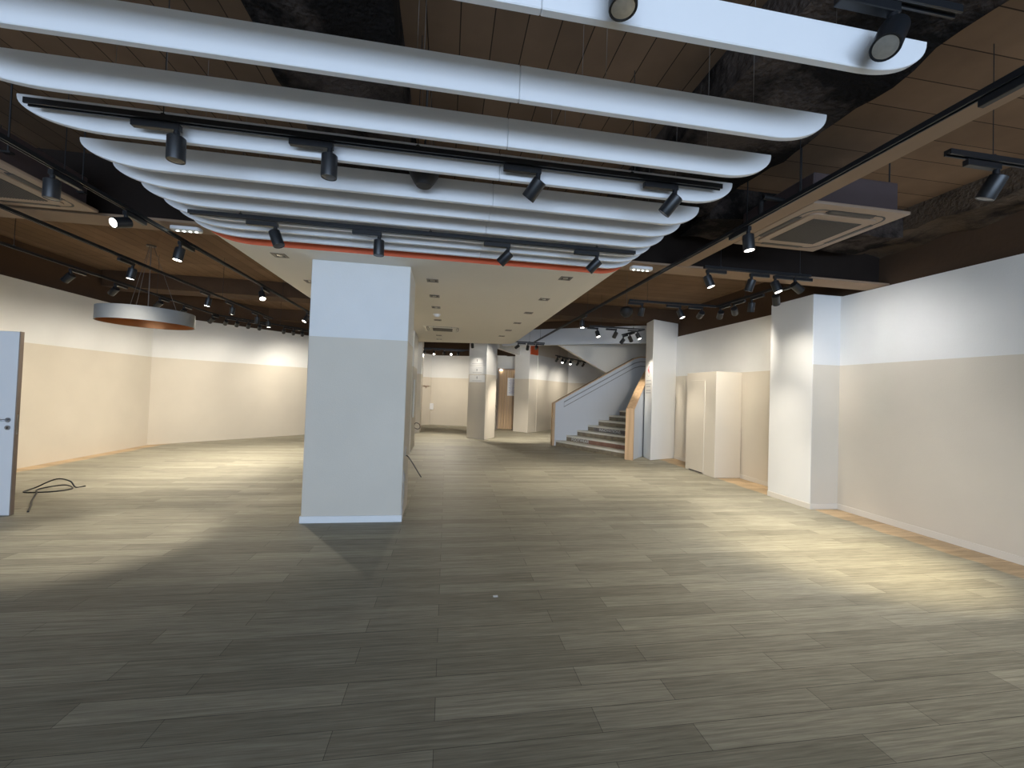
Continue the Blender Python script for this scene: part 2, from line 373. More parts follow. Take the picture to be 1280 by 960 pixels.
# torn plaster low down on its right side
b = B(); rnd = random.Random(3)
for (yc, zc, ry, rz) in ((5.06, 0.12, 0.09, 0.12), (5.12, 0.30, 0.06, 0.10), (5.2, 0.46, 0.05, 0.05), (5.04, 0.5, 0.03, 0.08), (5.18, 0.78, 0.03, 0.06)):
    k = 11; ring = [(-0.4755, yc+ry*(0.7+0.5*rnd.random())*math.cos(2*math.pi*i/k), max(0.005, zc+rz*(0.7+0.5*rnd.random())*math.sin(2*math.pi*i/k))) for i in range(k)]
    b.prism(ring, (0.008, 0, 0))
b.obj('torn_patch', M['plaster'], c1, smooth=False)
column(-1.9, -0.83, 10.3, 11.6, 3.0, 'two tone column directly behind the large middle column')
column(-1.95, -0.92, 15.1, 15.9, ZS, 'far two tone column at the left of the far lit nook')
column(0, 0, 0, 0, ZS, 'two tone column with white direction notices near the back', pts=[(0.70, 13.8), (1.24, 13.2), (1.66, 13.95), (1.12, 14.55)])
column(0, 0, 0, 0, ZS, 'two tone column between the oak door and the stairs', pts=[(2.69, 16.38), (3.18, 15.83), (3.60, 16.25), (3.11, 16.8)])
pr_ = column(5.30, 5.84, 5.25, 6.05, TOP+0.01, 'bright projecting two tone pier on the right wall')
B().box(5.294, 5.302, 5.252, 6.048, 0.08, TOP).obj('white_side_board', M['white'], pr_, bevel=0.002, seg=1)
B().box(5.285, 5.302, 5.24, 6.05, 0, 0.08).box(5.29, 5.80, 5.238, 5.252, 0, 0.078).obj('baseboard', M['skirting'], pr_, bevel=0.002, seg=1)
column(0, 0, 0, 0, 3.5, 'white column with a red emblem notice beside the staircase', mt='white', pts=[(5.03, 9.5), (5.9, 9.85), (5.9, 10.45), (5.12, 10.05)])
bx = column(5.28, 5.85, 7.4, 8.4, 2.115, 'low beige boxed projection with an access panel on the right wall', mt='beige')
B().box(5.27, 5.285, 7.75, 8.25, 0.03, 1.95).obj('access_panel', M['beige'], bx, bevel=0.003, seg=1)
B().box(5.262, 5.27, 7.76, 8.24, 0.02, 0.035).obj('floor_seal', M['ac_slot'], bx)
# header joining the two back columns over the door passage, orange block on the column side
b = B(); b.prism([(1.58, 14.1, 3.08), (2.8, 16.45, 3.08), (2.95, 16.37, 3.08), (1.73, 14.0, 3.08)], (0, 0, 0.75)); struct(b.obj('trim_1', M['white'], smooth=False))
u = Vector((0.42, 0.42, 0)); n_ = Vector((0.707, -0.707, 0))*0.012
b = B(); q0 = Vector((3.21, 15.86, 3.1)); q1 = q0+u*0.93
b.prism([q0, q1, q1+n_, q0+n_], (0, 0, 0.66)); tag(b.obj('wall_panel', M['orange'], smooth=False), 'orange panel high on the side of the far column left of the stairs', 'panel')

# ceiling beams
def rough_beam(name, x0, x1, y0, y1, z0, z1, m, amp=0.05, step=0.12, ends=False):
    bm = bmesh.new(); nx = max(2, int((x1-x0)/step)); ny = max(2, int((y1-y0)/step)); nz = 3
    def dis(p):
        v = Vector(p); k = noise.fractal(v*2.2, 0.9, 2.1, 5)
        return k*amp
    grid = {}
    for i in range(nx+1):
        for j in range(ny+1):
            x, y = x0+(x1-x0)*i/nx, y0+(y1-y0)*j/ny
            e = 0.0 if 0 < i < nx and 0 < j < ny else dis((x+3, y, 5))*0.8
            grid[i, j] = bm.verts.new((x+(e if i in (0, nx) else 0), y+(e if ends and j in (0, ny) else 0), z0+dis((x, y, 1))))
    topg = {}
    for i in range(nx+1):
        for j in range(ny+1):
            if i in (0, nx) or j in (0, ny): topg[i, j] = bm.verts.new((x0+(x1-x0)*i/nx, y0+(y1-y0)*j/ny, z1))
    for i in range(nx):
        for j in range(ny): bm.faces.new([grid[i, j], grid[i, j+1], grid[i+1, j+1], grid[i+1, j]])
    for i in range(nx):
        for j in (0, ny): bm.faces.new([grid[i, j], grid[i+1, j], topg[i+1, j], topg[i, j]])
    for j in range(ny):
        for i in (0, nx): bm.faces.new([grid[i, j], grid[i, j+1], topg[i, j+1], topg[i, j]])
    s = B(); s.bm.free(); s.bm = bm
    return struct(s.obj(name, m))
rough_beam('trim_2', 1.72, 2.66, -2.6, 4.4, 3.55, ZS+0.02, M['concrete'])
rough_beam('trim_3', -1.15, -0.36, -2.6, 4.4, 3.55, ZS+0.02, M['concrete'])
rough_beam('trim_4', 5.15, 5.84, -2.6, 6.0, 3.58, ZS+0.02, M['concrete2'], amp=0.07)
rough_beam('trim_5', 2.7, 5.15, 3.95, 4.5, 3.5, ZS+0.02, M['concrete'], amp=0.05)
struct(B().box(-7.2, 5.80, 4.60, 4.9, 3.16, 3.185).obj('trim_6', M['beam'], smooth=False), 'brown beam crossing the shop at the front edge of the dropped ceiling')
struct(B().box(-7.2, 5.80, 4.74, 4.84, 3.18, ZS).obj('trim_12', M['web'], smooth=False))  # near-black colour paints in the dark void above the flange
struct(B().box(2.66, 2.87, -7.9, 4.60, 3.17, 3.19).obj('trim_7', M['beam'], bevel=0.004, seg=1), 'brown lengthwise beam beside the long track on the right')
struct(B().box(-7.2, 5.9, 9.75, 10.3, 3.5, ZS).obj('trim_8', M['brown'], smooth=False))
struct(B().box(-7.2, -1.9, 13.2, 13.7, 3.5, ZS).obj('trim_9', M['brown'], smooth=False))

# slanting white fascia of the floor edge above the stairs
b = B(); f0, f1 = Vector((1.75, 13.45, 3.1)), Vector((5.65, 10.85, 3.1)); u = (f1-f0).normalized(); n_ = Vector((-u.y, u.x, 0))
b.prism([f0, f1, f1+n_*0.18, f0+n_*0.18], (0, 0, 0.5)); struct(b.obj('trim_10', M['balu'], smooth=False), 'pale slanting fascia above the staircase')
# brown slab edge over the fascia
b = B(); b.prism([f0+Vector((0, 0, 0.5)), f1+Vector((0, 0, 0.5)), f1+n_*0.18+Vector((0, 0, 0.5)), f0+n_*0.18+Vector((0, 0, 0.5))], (0, 0, 0.25)); struct(b.obj('trim_11', M['brown'], smooth=False))

# dropped ceiling with rounded sides, orange front
XL, XR, ZB, ZT = -2.50, 2.05, 3.0, 3.172
def profile(y, xl=XL, xr=XR, a=0.50, c=0.34, zb=ZB, zt=ZT, n=14):
    pts = [(xl, y, zt)]
    for i in range(n+1):
        t = math.pi/2*i/n; pts.append((xl+a-a*math.cos(t), y, zt-0.012-(zt-0.012-zb)*math.sin(t)))
    for i in range(n+1):
        t = math.pi/2*(1-i/n); pts.append((xr-c+c*math.cos(t), y, zt-0.012-(zt-0.012-zb)*math.sin(t)))
    pts.append((xr, y, zt)); return pts
b = B(); pf = profile(4.62, zt=3.2)
A = [b.bm.verts.new(p) for p in pf]; C_ = [b.bm.verts.new((p[0], 12.47-0.23*p[0], p[2])) for p in pf]
b.mi = 1; b.face(A); b.mi = 0; b.face(C_[::-1])
for i in range(len(pf)): j = (i+1) % len(pf); b.face([A[i], A[j], C_[j], C_[i]])
struct(b.obj('dropped_ceiling', [M['cream'], M['orange']]), 'cream dropped ceiling with an orange front edge over the middle column')

# ------------------------------------------------------------------ white curved baffles
BY = [1.50, 1.985, 2.385, 2.755, 3.165, 3.44, 3.725, 3.985, 4.18, 4.405]
nth = ['first', 'second', 'third', 'fourth', 'fifth', 'sixth', 'seventh', 'eighth', 'ninth', 'tenth', 'eleventh', 'twelfth']
T = 0.036
def baffle_meshes():
    pf = profile(0); xs = 0.30
    left = [p for p in pf if p[0] < xs-0.001]; 
    left = left+[(xs-0.0008, 0, ZB), (xs-0.0008, 0, ZT)]
    right = [(xs+0.0008, 0, ZT), (xs+0.0008, 0, ZB)]+[p for p in pf if p[0] > xs]
    ms = []
    for pts in (left, right):
        b = B(); b.prism([(p[0], -T/2, p[2]-ZB) for p in pts], (0, T, 0)); ms.append(b.mesh('panel', M['baffle'], bevel=0.004, seg=1))
    b = B(); b.tube([(0, 0, ZT-ZB), (0, 0, ZS-ZB)], 0.0013, 6); ms.append(b.mesh('cable', M['cord']))
    return ms
bl, br_, bc = baffle_meshes()
for i, y in enumerate(BY):
    r = empty('ceiling_baffle', (0, y, ZB))
    where = {0: 'white curved ceiling baffle nearest the camera, behind the topmost two spotlights',
             1: 'second white curved ceiling baffle from the camera, cut by the left picture edge',
             2: 'third white curved baffle from the camera, just before the first short track',
             3: 'fourth white curved baffle from the camera, right behind the front black track',
             9: 'last white curved baffle, right in front of the orange dropped ceiling edge'}.get(i, '%s white curved ceiling baffle counting from the camera' % nth[i])
    tag(r, where, 'ceiling baffle', 'white curved baffles in a row over the shop floor')
    inst('panel', bl, r); inst('panel', br_, r)
    for x in (-1.75, -0.2, 0.75, 1.6): inst('cable', bc, r, (x, 0, 0))

# ------------------------------------------------------------------ lighting tracks
def track(pts, label, rods=None, group='black lighting tracks hung from the ceiling', slab=ZS):
    """pts: rail centre line; underside channel shows a grey conductor"""
    r = empty('lighting_track', pts[0]); tag(r, label, 'lighting track', group); o = Vector(pts[0])
    b = B(); c = B()
    for p, q in zip(pts, pts[1:]):
        p, q = Vector(p)-o, Vector(q)-o; d = (q-p).normalized(); n_ = Vector((-d.y, d.x, 0))
        pr = [(-0.019, 0.016), (-0.019, -0.016), (-0.010, -0.016), (-0.010, -0.004), (0.010, -0.004), (0.010, -0.016), (0.019, -0.016), (0.019, 0.016)]
        b.prism([p+n_*x+Vector((0, 0, z)) for x, z in pr], q-p)
        for sgn in (-1, 1):
            c.prism([p+n_*(sgn*0.0105)+Vector((0, 0, -0.0155)), p+n_*(sgn*0.013)+Vector((0, 0, -0.0155)), p+n_*(sgn*0.013)+Vector((0, 0, -0.0168)), p+n_*(sgn*0.0105)+Vector((0, 0, -0.0168))], q-p)
    b.obj('rail', M['black'], r, smooth=False); c.obj('conductor', M['conductor'], r, smooth=False)
    for (p, q, t) in (rods or []):
        v = Vector(pts[p])+(Vector(pts[q])-Vector(pts[p]))*t-o
        B().tube([v+Vector((0, 0, 0.014)), v+Vector((0, 0, slab-o.z))], 0.0026, 6).lathe([(0.014, 0.014), (0.014, 0.026), (0.003, 0.03)], 10, v).obj('hanger_rod', M['black'], r)
    return r
ZR = 3.1
track([(-0.9, 1.40, 3.235), (2.09, 1.40, 3.235)], 'black track nearest the camera, its right end above the first white baffle', [(0, 1, .3), (0, 1, .9)])
track([(-2.38, 2.66, 3.083), (1.90, 2.66, 3.083)], 'front black track with four unlit spotlights, lying before the fourth white baffle', [(0, 1, .16), (0, 1, .5), (0, 1, .84)])
track([(-2.23, 3.86, 3.0), (1.82, 3.86, 3.0)], 'black track with four small spotlights just before the orange ceiling edge', [(0, 1, .1), (0, 1, .5), (0, 1, .9)])
track([(-2.92, -0.5, ZR), (-2.92, 10.5, ZR)], 'long black track on the left closest to the white baffles', [(0, 1, t) for t in (.37, .75)])
track([(-4.1, -0.5, ZR), (-4.1, 10.35, ZR)], 'long black track on the left, middle of the three lengthwise ones', [(0, 1, t) for t in (.45, .8)])
track([(-5.22, 5.3, ZR), (-5.25, 10.3, ZR), (-2.2, 14.05, ZR)], 'bent black track on the left nearest the left wall, over the drum lamp', [(0, 1, .1), (0, 1, .6), (1, 2, .3)])
track([(2.55, -0.5, ZR), (2.55, 12.16, ZR)], 'long black track on the right running alongside the brown lengthwise beam', [(0, 1, t) for t in (.25, .62, .93)])
track([(2.92, 4.36, ZR), (4.34, 4.36, ZR)], 'short black track before the brown crossing beam right of centre', [(0, 1, .15), (0, 1, .9)])
track([(2.84, 6.18, ZR), (4.38, 6.18, ZR), (4.38, 4.85, ZR)], 'L shaped black track behind the brown crossing beam, beside the bright pier', [(0, 1, .2), (1, 2, .5)])
track([(3.1, 8.75, ZR), (4.40, 8.75, ZR), (4.30, 9.72, ZR)], 'small black track cluster in front of the staircase fascia', [(0, 1, .2), (0, 1, .8)])
track([(2.95, 2.02, ZR), (5.6, 2.02, ZR)], 'black track at the upper right picture edge beyond the ceiling air conditioner', [(0, 1, .13), (0, 1, .8)])
track([(1.95, 12.2, ZR), (2.9, 12.2, ZR)], 'tiny black track at the far end of the dropped ceiling', [(0, 1, .5)])
track([(-1.2, 15.5, ZR), (1.3, 15.5, ZR)], 'far black track in the dark recess over the lit nook', [(0, 1, .2), (0, 1, .8)])
track([(3.9, 14.6, 2.98), (6.2, 17.25, 2.98)], 'small far black track under the slope of the upper stair flight', [(0, 1, .1), (0, 1, .6)])

# ------------------------------------------------------------------ track spotlights
ADL = B().box(-0.235, 0.02, -0.0175, 0.0175, -0.05, -0.012).mesh('adapter', M['black'], bevel=0.003, seg=1)
ADR = B().box(-0.02, 0.235, -0.0175, 0.0175, -0.05, -0.012).mesh('adapter', M['black'], bevel=0.003, seg=1)
STM = B().tube([(0, 0, -0.012), (0, 0, -0.115)], 0.0165, 12).mesh('stem', M['black'])
BODY = B().lathe([(0, 0.030), (0.041, 0.030), (0.0465, 0.025), (0.047, -0.106), (0.0455, -0.110), (0.040, -0.110), (0.039, -0.105), (0, -0.105)], 28).mesh('lamp_body', M['black'])
LON = B().lathe([(0, -0.1105), (0.020, -0.110), (0.038, -0.108), (0.038, -0.1055), (0, -0.1055)], 24).mesh('lens', M['lens_on'])
LOFF = B().lathe([(0, -0.1105), (0.020, -0.110), (0.038, -0.108), (0.038, -0.1055), (0, -0.1055)], 24).mesh('lens', M['lens_off'])
LDARK = LOFF.copy(); LDARK.name = 'lens'; LDARK.materials.clear(); LDARK.materials.append(M['lens_dark'])
def spot(loc, aim, label, group, lit=True, power=70, cone=46, ad=-1, rz=0.0, scale=1.0, blend=0.7, col=LAMP_COL):
    """loc: point on the rail underside; aim: point the lamp looks at"""
    loc = Vector((loc[0], loc[1], loc[2]-0.016)); r = empty('track_spotlight', loc, rz); r.scale = (scale,)*3
    tag(r, label, 'track light', group)
    inst('adapter', ADL if ad < 0 else ADR, r); inst('stem', STM, r)
    pv = Vector((0, 0, -0.115)); d = (Vector(aim)-(loc+pv*scale)).normalized()
    d = Matrix.Rotation(-rz, 3, 'Z') @ d
    q = d.to_track_quat('-Z', 'Y')
    bd = inst('lamp_body', BODY, r, pv, q)
    inst('lens', LON if lit else (LOFF if scale > 1.1 else LDARK), bd)
    if lit and power:
        l = bpy.data.lights.new('lamp_light', 'SPOT'); l.energy = power*SPOT_W; l.color = col; l.spot_size = math.radians(cone); l.spot_blend = blend; l.shadow_soft_size = 0.03
        lo = bpy.data.objects.new('lamp_light', l); COL.objects.link(lo); lo.parent = bd; lo.location = (0, 0, -0.12)
    return r
BLK = 'black track spotlight'
# nearest track, over the first baffle
g = 'spotlights on the track nearest the camera'
spot((0.585, 1.40, 3.235), (0.57, 1.25, 0), BLK+' cut off by the top picture edge, lens facing down', g, lit=False, scale=1.12)
spot((1.76, 1.40, 3.235), (0.85, 1.02, 1.75), 'large '+BLK+' at top right, tilted left with silver lens showing', g, lit=False, scale=1.12)
# front track before fourth baffle
g = 'spotlights on the front track before the fourth baffle'
for (x, aim, w) in ((-1.62, (-1.62, 2.72, 0), 'leftmost'), (-0.77, (-0.77, 2.72, 0), 'second from left'), (0.55, (-0.55, 3.7, 1.4), 'third from left'), (1.54, (0.5, 3.6, 1.4), 'rightmost')):
    spot((x, 2.66, 3.083), aim, '%s, %s of four on the front track before the baffles' % (BLK, w), g, lit=False)
g = 'spotlights on the track before the orange edge'
for (x, aim, w) in ((-1.54, (-0.95, 3.70, 1.4), 'leftmost'), (-0.66, (-0.66, 3.9, 0), 'second from left'), (0.53, (-0.6, 4.5, 1.7), 'third from left'), (1.42, (0.2, 4.6, 1.5), 'rightmost')):
    spot((x, 3.86, 3.0), aim, 'small %s, %s of four before the orange ceiling edge' % (BLK, w), g, lit=False)
# A
g = 'spotlights on the left track closest to the baffles'; R90 = math.radians(90)
for i, (y, aim, lit, p) in enumerate(((3.48, (-2.92, 3.5, 0), False, 0), (4.18, (-3.8, 1.6, 1.8), True, 40), (4.94, (-3.3, 4.6, 0), True, 110), (6.94, (-2.2, 5.9, 1.2), True, 60), (9.03, (-3.6, 8.3, 1.2), True, 90))):
    spot((-2.92, y, ZR), aim, '%s %s, %s from the front on the track left of the baffles' % ('lit' if lit else 'unlit', BLK, nth[i]), g, lit, p, ad=1, rz=R90)
# B
g = 'spotlights on the middle left track'
for i, (y, aim) in enumerate(((6.02, (-4.6, 5.9, 0)), (7.75, (-4.6, 7.6, 0)), (8.54, (-4.4, 8.8, 0)), (9.58, (-4.3, 9.9, 0)), (10.14, (-3.9, 10.3, 0)))):
    spot((-4.1, y, ZR), aim, 'lit %s, %s from the front on the middle left track' % (BLK, nth[i]), g, True, (45, 120, 130, 120, 120)[i], cone=145, blend=1.0, ad=-1, rz=R90)
# C
g = 'spotlights on the bent track along the left wall'
for i, (y, ty) in enumerate(((6.58, 6.9), (7.36, 8.0), (8.38, 9.0), (9.08, 10.0), (10.08, 10.9))):
    spot((-5.235, y, ZR), (-7.15, ty, 1.35), '%s facing the left wall, %s from the front on the bent track' % (BLK, nth[i]), g, True, 40, cone=88, blend=1.0, ad=1, rz=R90)
tx = math.atan2(3.75, 3.05)
for i, (x, y) in enumerate(((-5.13, 10.44), (-4.98, 10.63), (-4.82, 10.83), (-4.66, 11.04), (-4.27, 11.51), (-4.11, 11.72), (-3.95, 11.91))):
    spot((x, y, ZR), (x-1.4+i*0.12, y+1.55+i*0.1, 1.35), '%s, %s after the corner of the bent left track' % (BLK, nth[i]), g, i % 2 == 0 or i > 4, 38, cone=84, blend=1.0, ad=1, rz=tx, scale=0.9)
# R
g = 'spotlights on the long right track'
spot((2.55, 1.38, ZR), (2.9, 1.6, 0), BLK+' cut by the right picture edge on the long right track', g, False, ad=1, rz=R90)
spot((2.55, 3.19, ZR), (2.75, 3.0, 0), 'lit %s on the long right track in front of the air conditioner' % BLK, g, True, 60, cone=120, blend=1.0, ad=1, rz=R90)
spot((2.55, 7.64, ZR), (2.7, 7.4, 0), BLK+' far along the long right track near the black round pendant', g, True, 150, cone=130, blend=1.0, ad=-1, rz=R90)
# D
g = 'spotlights on the short track before the crossing beam'
for (x, aim, lit, w, p) in ((2.97, (3.6, 4.0, 0.9), True, 'lit and leftmost', 60), (3.54, (3.3, 4.9, 1.4), False, 'unlit and second from left', 0), (3.86, (4.15, 3.95, 1.6), True, 'lit and third from left', 50), (4.13, (5.75, 4.52, 2.0), True, 'rightmost and facing the wall', 36)):
    spot((x, 4.36, ZR), aim, '%s, %s, on the short track before the crossing beam' % (BLK, w), g, lit, p, cone=100, blend=1.0, ad=1, col=(0.98, 0.97, 0.97))
# E
g = 'spotlights on the L shaped track'
spot((3.06, 6.18, ZR), (2.9, 7.2, 0), BLK+', leftmost on the L shaped track', g, False, ad=-1)
spot((3.72, 6.18, ZR), (4.35, 5.6, 1.0), 'bright lit %s, second on the L shaped track, above the white column' % BLK, g, True, 60, ad=-1)
spot((4.11, 6.18, ZR), (4.8, 9.6, 1.6), BLK+', third on the L shaped track, near its corner', g, True, 90, cone=70, ad=-1)
for i, (y, t) in enumerate(((6.07, (5.4, 8.2, 1.5)), (5.75, (5.85, 7.2, 1.9)), (5.38, (4.6, 6.1, 0.0)), (4.93, (5.3, 5.75, 1.6)))):
    spot((4.38, y, ZR), t, '%s, %s after the corner of the L shaped track' % (BLK, nth[i]), g, True, (55, 52, 130, 32)[i], cone=80, blend=1.0, ad=-1, rz=R90)
# S
g = 'spotlights before the staircase fascia'
for (x, y, aim, lit, w) in ((3.28, 8.75, (3.6, 8.1, 1.0), True, 'leftmost and lit'), (3.72, 8.75, (3.4, 9.8, 1.5), False, 'second, unlit'), (4.24, 8.75, (4.75, 8.2, 1.5), True, 'front right and lit'), (4.29, 9.25, (5.05, 9.75, 2.0), True, 'middle right'), (4.31, 9.66, (3.5, 10.3, 1.6), False, 'rearmost')):
    spot((x, y, ZR), aim, 'small %s, %s of the cluster before the staircase' % (BLK, w), g, lit, 55, ad=-1, rz=0.0 if y < 9 else R90)
# F
spot((3.32, 2.02, ZR), (2.95, 2.9, 1.0), BLK+' on the short track at the upper right picture edge', 'spotlights on the upper right track', False, 0, ad=-1)
spot((4.45, 2.02, ZR), (4.15, 3.75, 0.0), BLK+' on the upper right track shining on the floor by the wall', 'spotlights on the upper right track', True, 360, cone=48, blend=1.0, ad=-1, col=(1, 0.86, 0.58))
# K, N, U
for i, x in enumerate((2.08, 2.38, 2.65)):
    spot((x, 12.2, ZR), ((1.0, 13.45, 2.2), (2.3, 14.3, 0), (2.95, 15.9, 1.5))[i], 'tiny %s, %s of three beyond the dropped ceiling' % (BLK, ('left', 'middle', 'right')[i]), 'spotlights at the far end of the dropped ceiling', True, (40, 260, 70)[i], cone=70, ad=1)
for i, (x, aim) in enumerate(((-0.87, (-0.9, 18.2, 1.6)), (-0.52, (-0.5, 13.8, 0.5)), (-0.16, (-0.3, 18.4, 1.2)), (0.10, (0.3, 13.0, 1.0)), (0.37, (0.5, 18.0, 1.6)))):
    spot((x, 15.5, ZR), aim, 'far %s, %s from the left over the lit nook' % (BLK, nth[i]), 'spotlights over the lit nook', True, (60, 170, 60, 170, 60)[i], cone=84, blend=1.0, ad=1)
spot((0.74, 12.95, 3.16), (0.86, 13.5, 2.2), 'small '+BLK+' at the top of the far column with notices', 'spotlights beyond the dropped ceiling', True, 16, cone=70, blend=1.0, ad=1)
B().box(0.66, 0.82, 12.87, 13.03, 3.16, ZS).obj('ceiling_mount', M['black'], None)
bpy.data.objects['ceiling_mount'].parent = bpy.data.objects[[o.name for o in COL.objects if o.name.startswith('track_spotlight')][-1]]
bpy.data.objects['ceiling_mount'].matrix_parent_inverse = Matrix.Translation((-0.74, -12.95, -3.144))
u = Vector((2.3, 2.65, 0)).normalized(); ru = math.atan2(u.y, u.x)
for i, t in enumerate((0.15, 0.6, 0.9, 1.35, 2.1, 2.7)):
    p = Vector((3.9, 14.6, 2.98))+u*t
    spot(p, (p.x-0.5, p.y+2.0, 1.4) if i not in (1, 3) else (p.x-0.3, p.y-0.9, 1.2), 'far small %s, %s from the left under the upper stair flight' % (BLK, nth[i]), 'spotlights under the upper stair flight', True, 38, cone=80, blend=1.0, ad=1, rz=ru)

# ------------------------------------------------------------------ recessed downlights in the dropped ceiling
DF = B(); o_, i_ = 0.075, 0.050
DF.box(-o_, o_, -o_, -i_, -0.006, 0.0).box(-o_, o_, i_, o_, -0.006, 0.0).box(-o_, -i_, -i_, i_, -0.006, 0.0).box(i_, o_, -i_, i_, -0.006, 0.0)
DF = DF.mesh('trim_ring', M['dl_trim'], smooth=False)
DI = B().box(-i_, i_, -i_, i_, -0.0025, -0.0005).mesh('recess', M['dl_dark'], smooth=False)
DL = B().lathe([(0, -0.006), (0.028, -0.0055), (0.034, -0.003), (0.034, -0.001), (0, -0.001)], 18).mesh('bulb', M['lens_off'])
rows = [('left row', [(-1.9, 4.91), (-1.92, 6.04)]), ('middle row', [(-0.24, 5.5), (-0.24, 6.4), (-0.24, 7.26), (-0.24, 8.57), (-0.26, 10.95), (-0.27, 11.78)]),
        ('right row', [(1.41, 4.92), (1.42, 6.1), (1.40, 7.22), (1.39, 8.35), (1.36, 9.4), (1.34, 10.42)])]
for rn, ps in rows:
    for i, (x, y) in enumerate(ps):
        r = empty('recessed_downlight', (x, y, ZB))
        tag(r, 'small square recessed downlight, %s of the %s in the cream dropped ceiling' % ('nearest' if i == 0 else nth[i], rn), 'downlight', 'square downlights in the dropped ceiling')
        inst('trim_ring', DF, r); inst('recess', DI, r); inst('bulb', DL, r)
r = empty('smoke_detector', (-0.24, 7.94, ZB)); tag(r, 'round white smoke detector between the middle downlights of the dropped ceiling', 'smoke detector')
B().lathe([(0, -0.012), (0.07, -0.012), (0.072, 0), (0, 0)], 20).obj('base', M['plastic'], r)
B().lathe([(0, -0.055), (0.03, -0.053), (0.05, -0.035), (0.055, -0.012), (0, -0.012)], 20).obj('sensor_dome', M['plastic'], r)

# ------------------------------------------------------------------ ceiling cassette air conditioners
def cassette(cx, cy, z, half, body, m, label, pipe=None):
    r = empty('ceiling_air_conditioner', (cx, cy, z)); tag(r, label, 'air conditioner')
    h = half
    # panel: a frame with rounded inner opening
    b = B(); n = 6
    outer = [(-h, -h), (h, -h), (h, h), (-h, h)]
    b.prism([(x, y, 0) for x, y in outer], (0, 0, 0.028)); b.obj('panel', M[m], r, bevel=0.006)
    # rounded ring groove
    def rr(s, c, k=6):
        pts = []
        for (sx, sy, a0) in ((1, 1, 0), (-1, 1, 90), (-1, -1, 180), (1, -1, 270)):
            for i in range(k+1):
                a = math.radians(a0+90*i/k); pts.append((sx*(s-c)+c*math.cos(a), sy*(s-c)+c*math.sin(a)))
        return pts
    g1, g2 = rr(h*0.83, h*0.24), rr(h*0.80, h*0.22); b = B()
    A = [b.bm.verts.new((x, y, -0.0015)) for x, y in g1]; C2 = [b.bm.verts.new((x, y, -0.0015)) for x, y in g2]
    A2 = [b.bm.verts.new((x, y, 0.004)) for x, y in g1]; C3 = [b.bm.verts.new((x, y, 0.004)) for x, y in g2]
    N = len(A)
    for i in range(N):
        j = (i+1) % N; b.face([A[i], A[j], C2[j], C2[i]]); b.face([A[i], A2[i], A2[j], A[j]]); b.face([C2[i], C2[j], C3[j], C3[i]])
    b.obj('groove', M['ac_slot'], r)
    # raised centre, grille
    b = B(); b.prism([(x, y, -0.014) for x, y in rr(h*0.70, h*0.12)], (0, 0, 0.016)); b.obj('centre_plate', M[m], r, bevel=0.004, seg=1)
    b = B(); s = h*0.52; b.box(-s, s, -s, s, -0.018, -0.013)
    for k in range(22):
        x = -s+2*s*(k+0.5)/22; b.box(x-0.004, x+0.004, -s, s, -0.0215, -0.018)
    b.obj('grille', M['ac_grille'], r, smooth=False)
    for a in range(4):
        b = B(); L_ = h*0.50; y0, y1 = h*0.72, h*0.84
        pts = [(-L_, y0+0.012, -0.004), (-L_*0.9, y0, -0.004), (L_*0.9, y0, -0.004), (L_, y0+0.012, -0.004), (L_*0.93, y1, -0.004), (-L_*0.93, y1, -0.004)]
        rot = Matrix.Rotation(a*math.pi/2, 3, 'Z')
        b.prism([rot @ Vector(p) for p in pts], (0, 0, 0.006))
        fl = b.obj('air_outlet', M['ac_slot'], r, smooth=False)
        b = B(); b.prism([rot @ Vector(p) for p in ((-L_*0.9, y0+0.008, -0.011), (L_*0.9, y0+0.008, -0.011), (L_*0.9, y1-0.014, -0.006), (-L_*0.9, y1-0.014, -0.006))], (0, 0, 0.004))
        b.obj('louvre', M['ac_grille'] if m == 'ac' else M[m], fl, smooth=False)
    if body:
        s = h*0.88; b = B().box(-s, s, -s, s, 0.028, body)
        b.obj('housing', M['ac_body'], r, bevel=0.01, seg=1)
        for sx in (-1, 1):
            for sy in (-1, 1): B().tube([(sx*(s+0.03), sy*(s-0.1), 0.12), (sx*(s+0.03), sy*(s-0.1), ZS-z)], 0.006, 6).box(sx*(s+0.03)-0.03, sx*(s+0.03)+0.03, sy*(s-0.1)-0.02, sy*(s-0.1)+0.02, 0.11, 0.125).obj('hanger_rod', M['blackmatte'], r)
    if pipe:
        B().tube([Vector(p)-Vector((cx, cy, z)) for p in pipe], 0.022, 10).obj('drain_pipe', M['blackmatte'], r)
    return r
cassette(3.41, 3.40, 3.2, 0.48, 0.30, 'ac', 'brown ceiling cassette air conditioner hanging at the right over the bright pier', pipe=[(3.0, 3.3, 3.40), (2.78, 3.3, 3.41), (2.76, 3.3, 3.36), (2.76, 3.3, 3.22)])
cassette(-3.84, 4.0, 3.14, 0.48, 0.30, 'ac', 'brown ceiling cassette air conditioner at the left picture edge')
cassette(-0.15, 9.8, ZB-0.001, 0.44, 0, 'ac_white', 'cream cassette air conditioner set in the far part of the dropped ceiling')

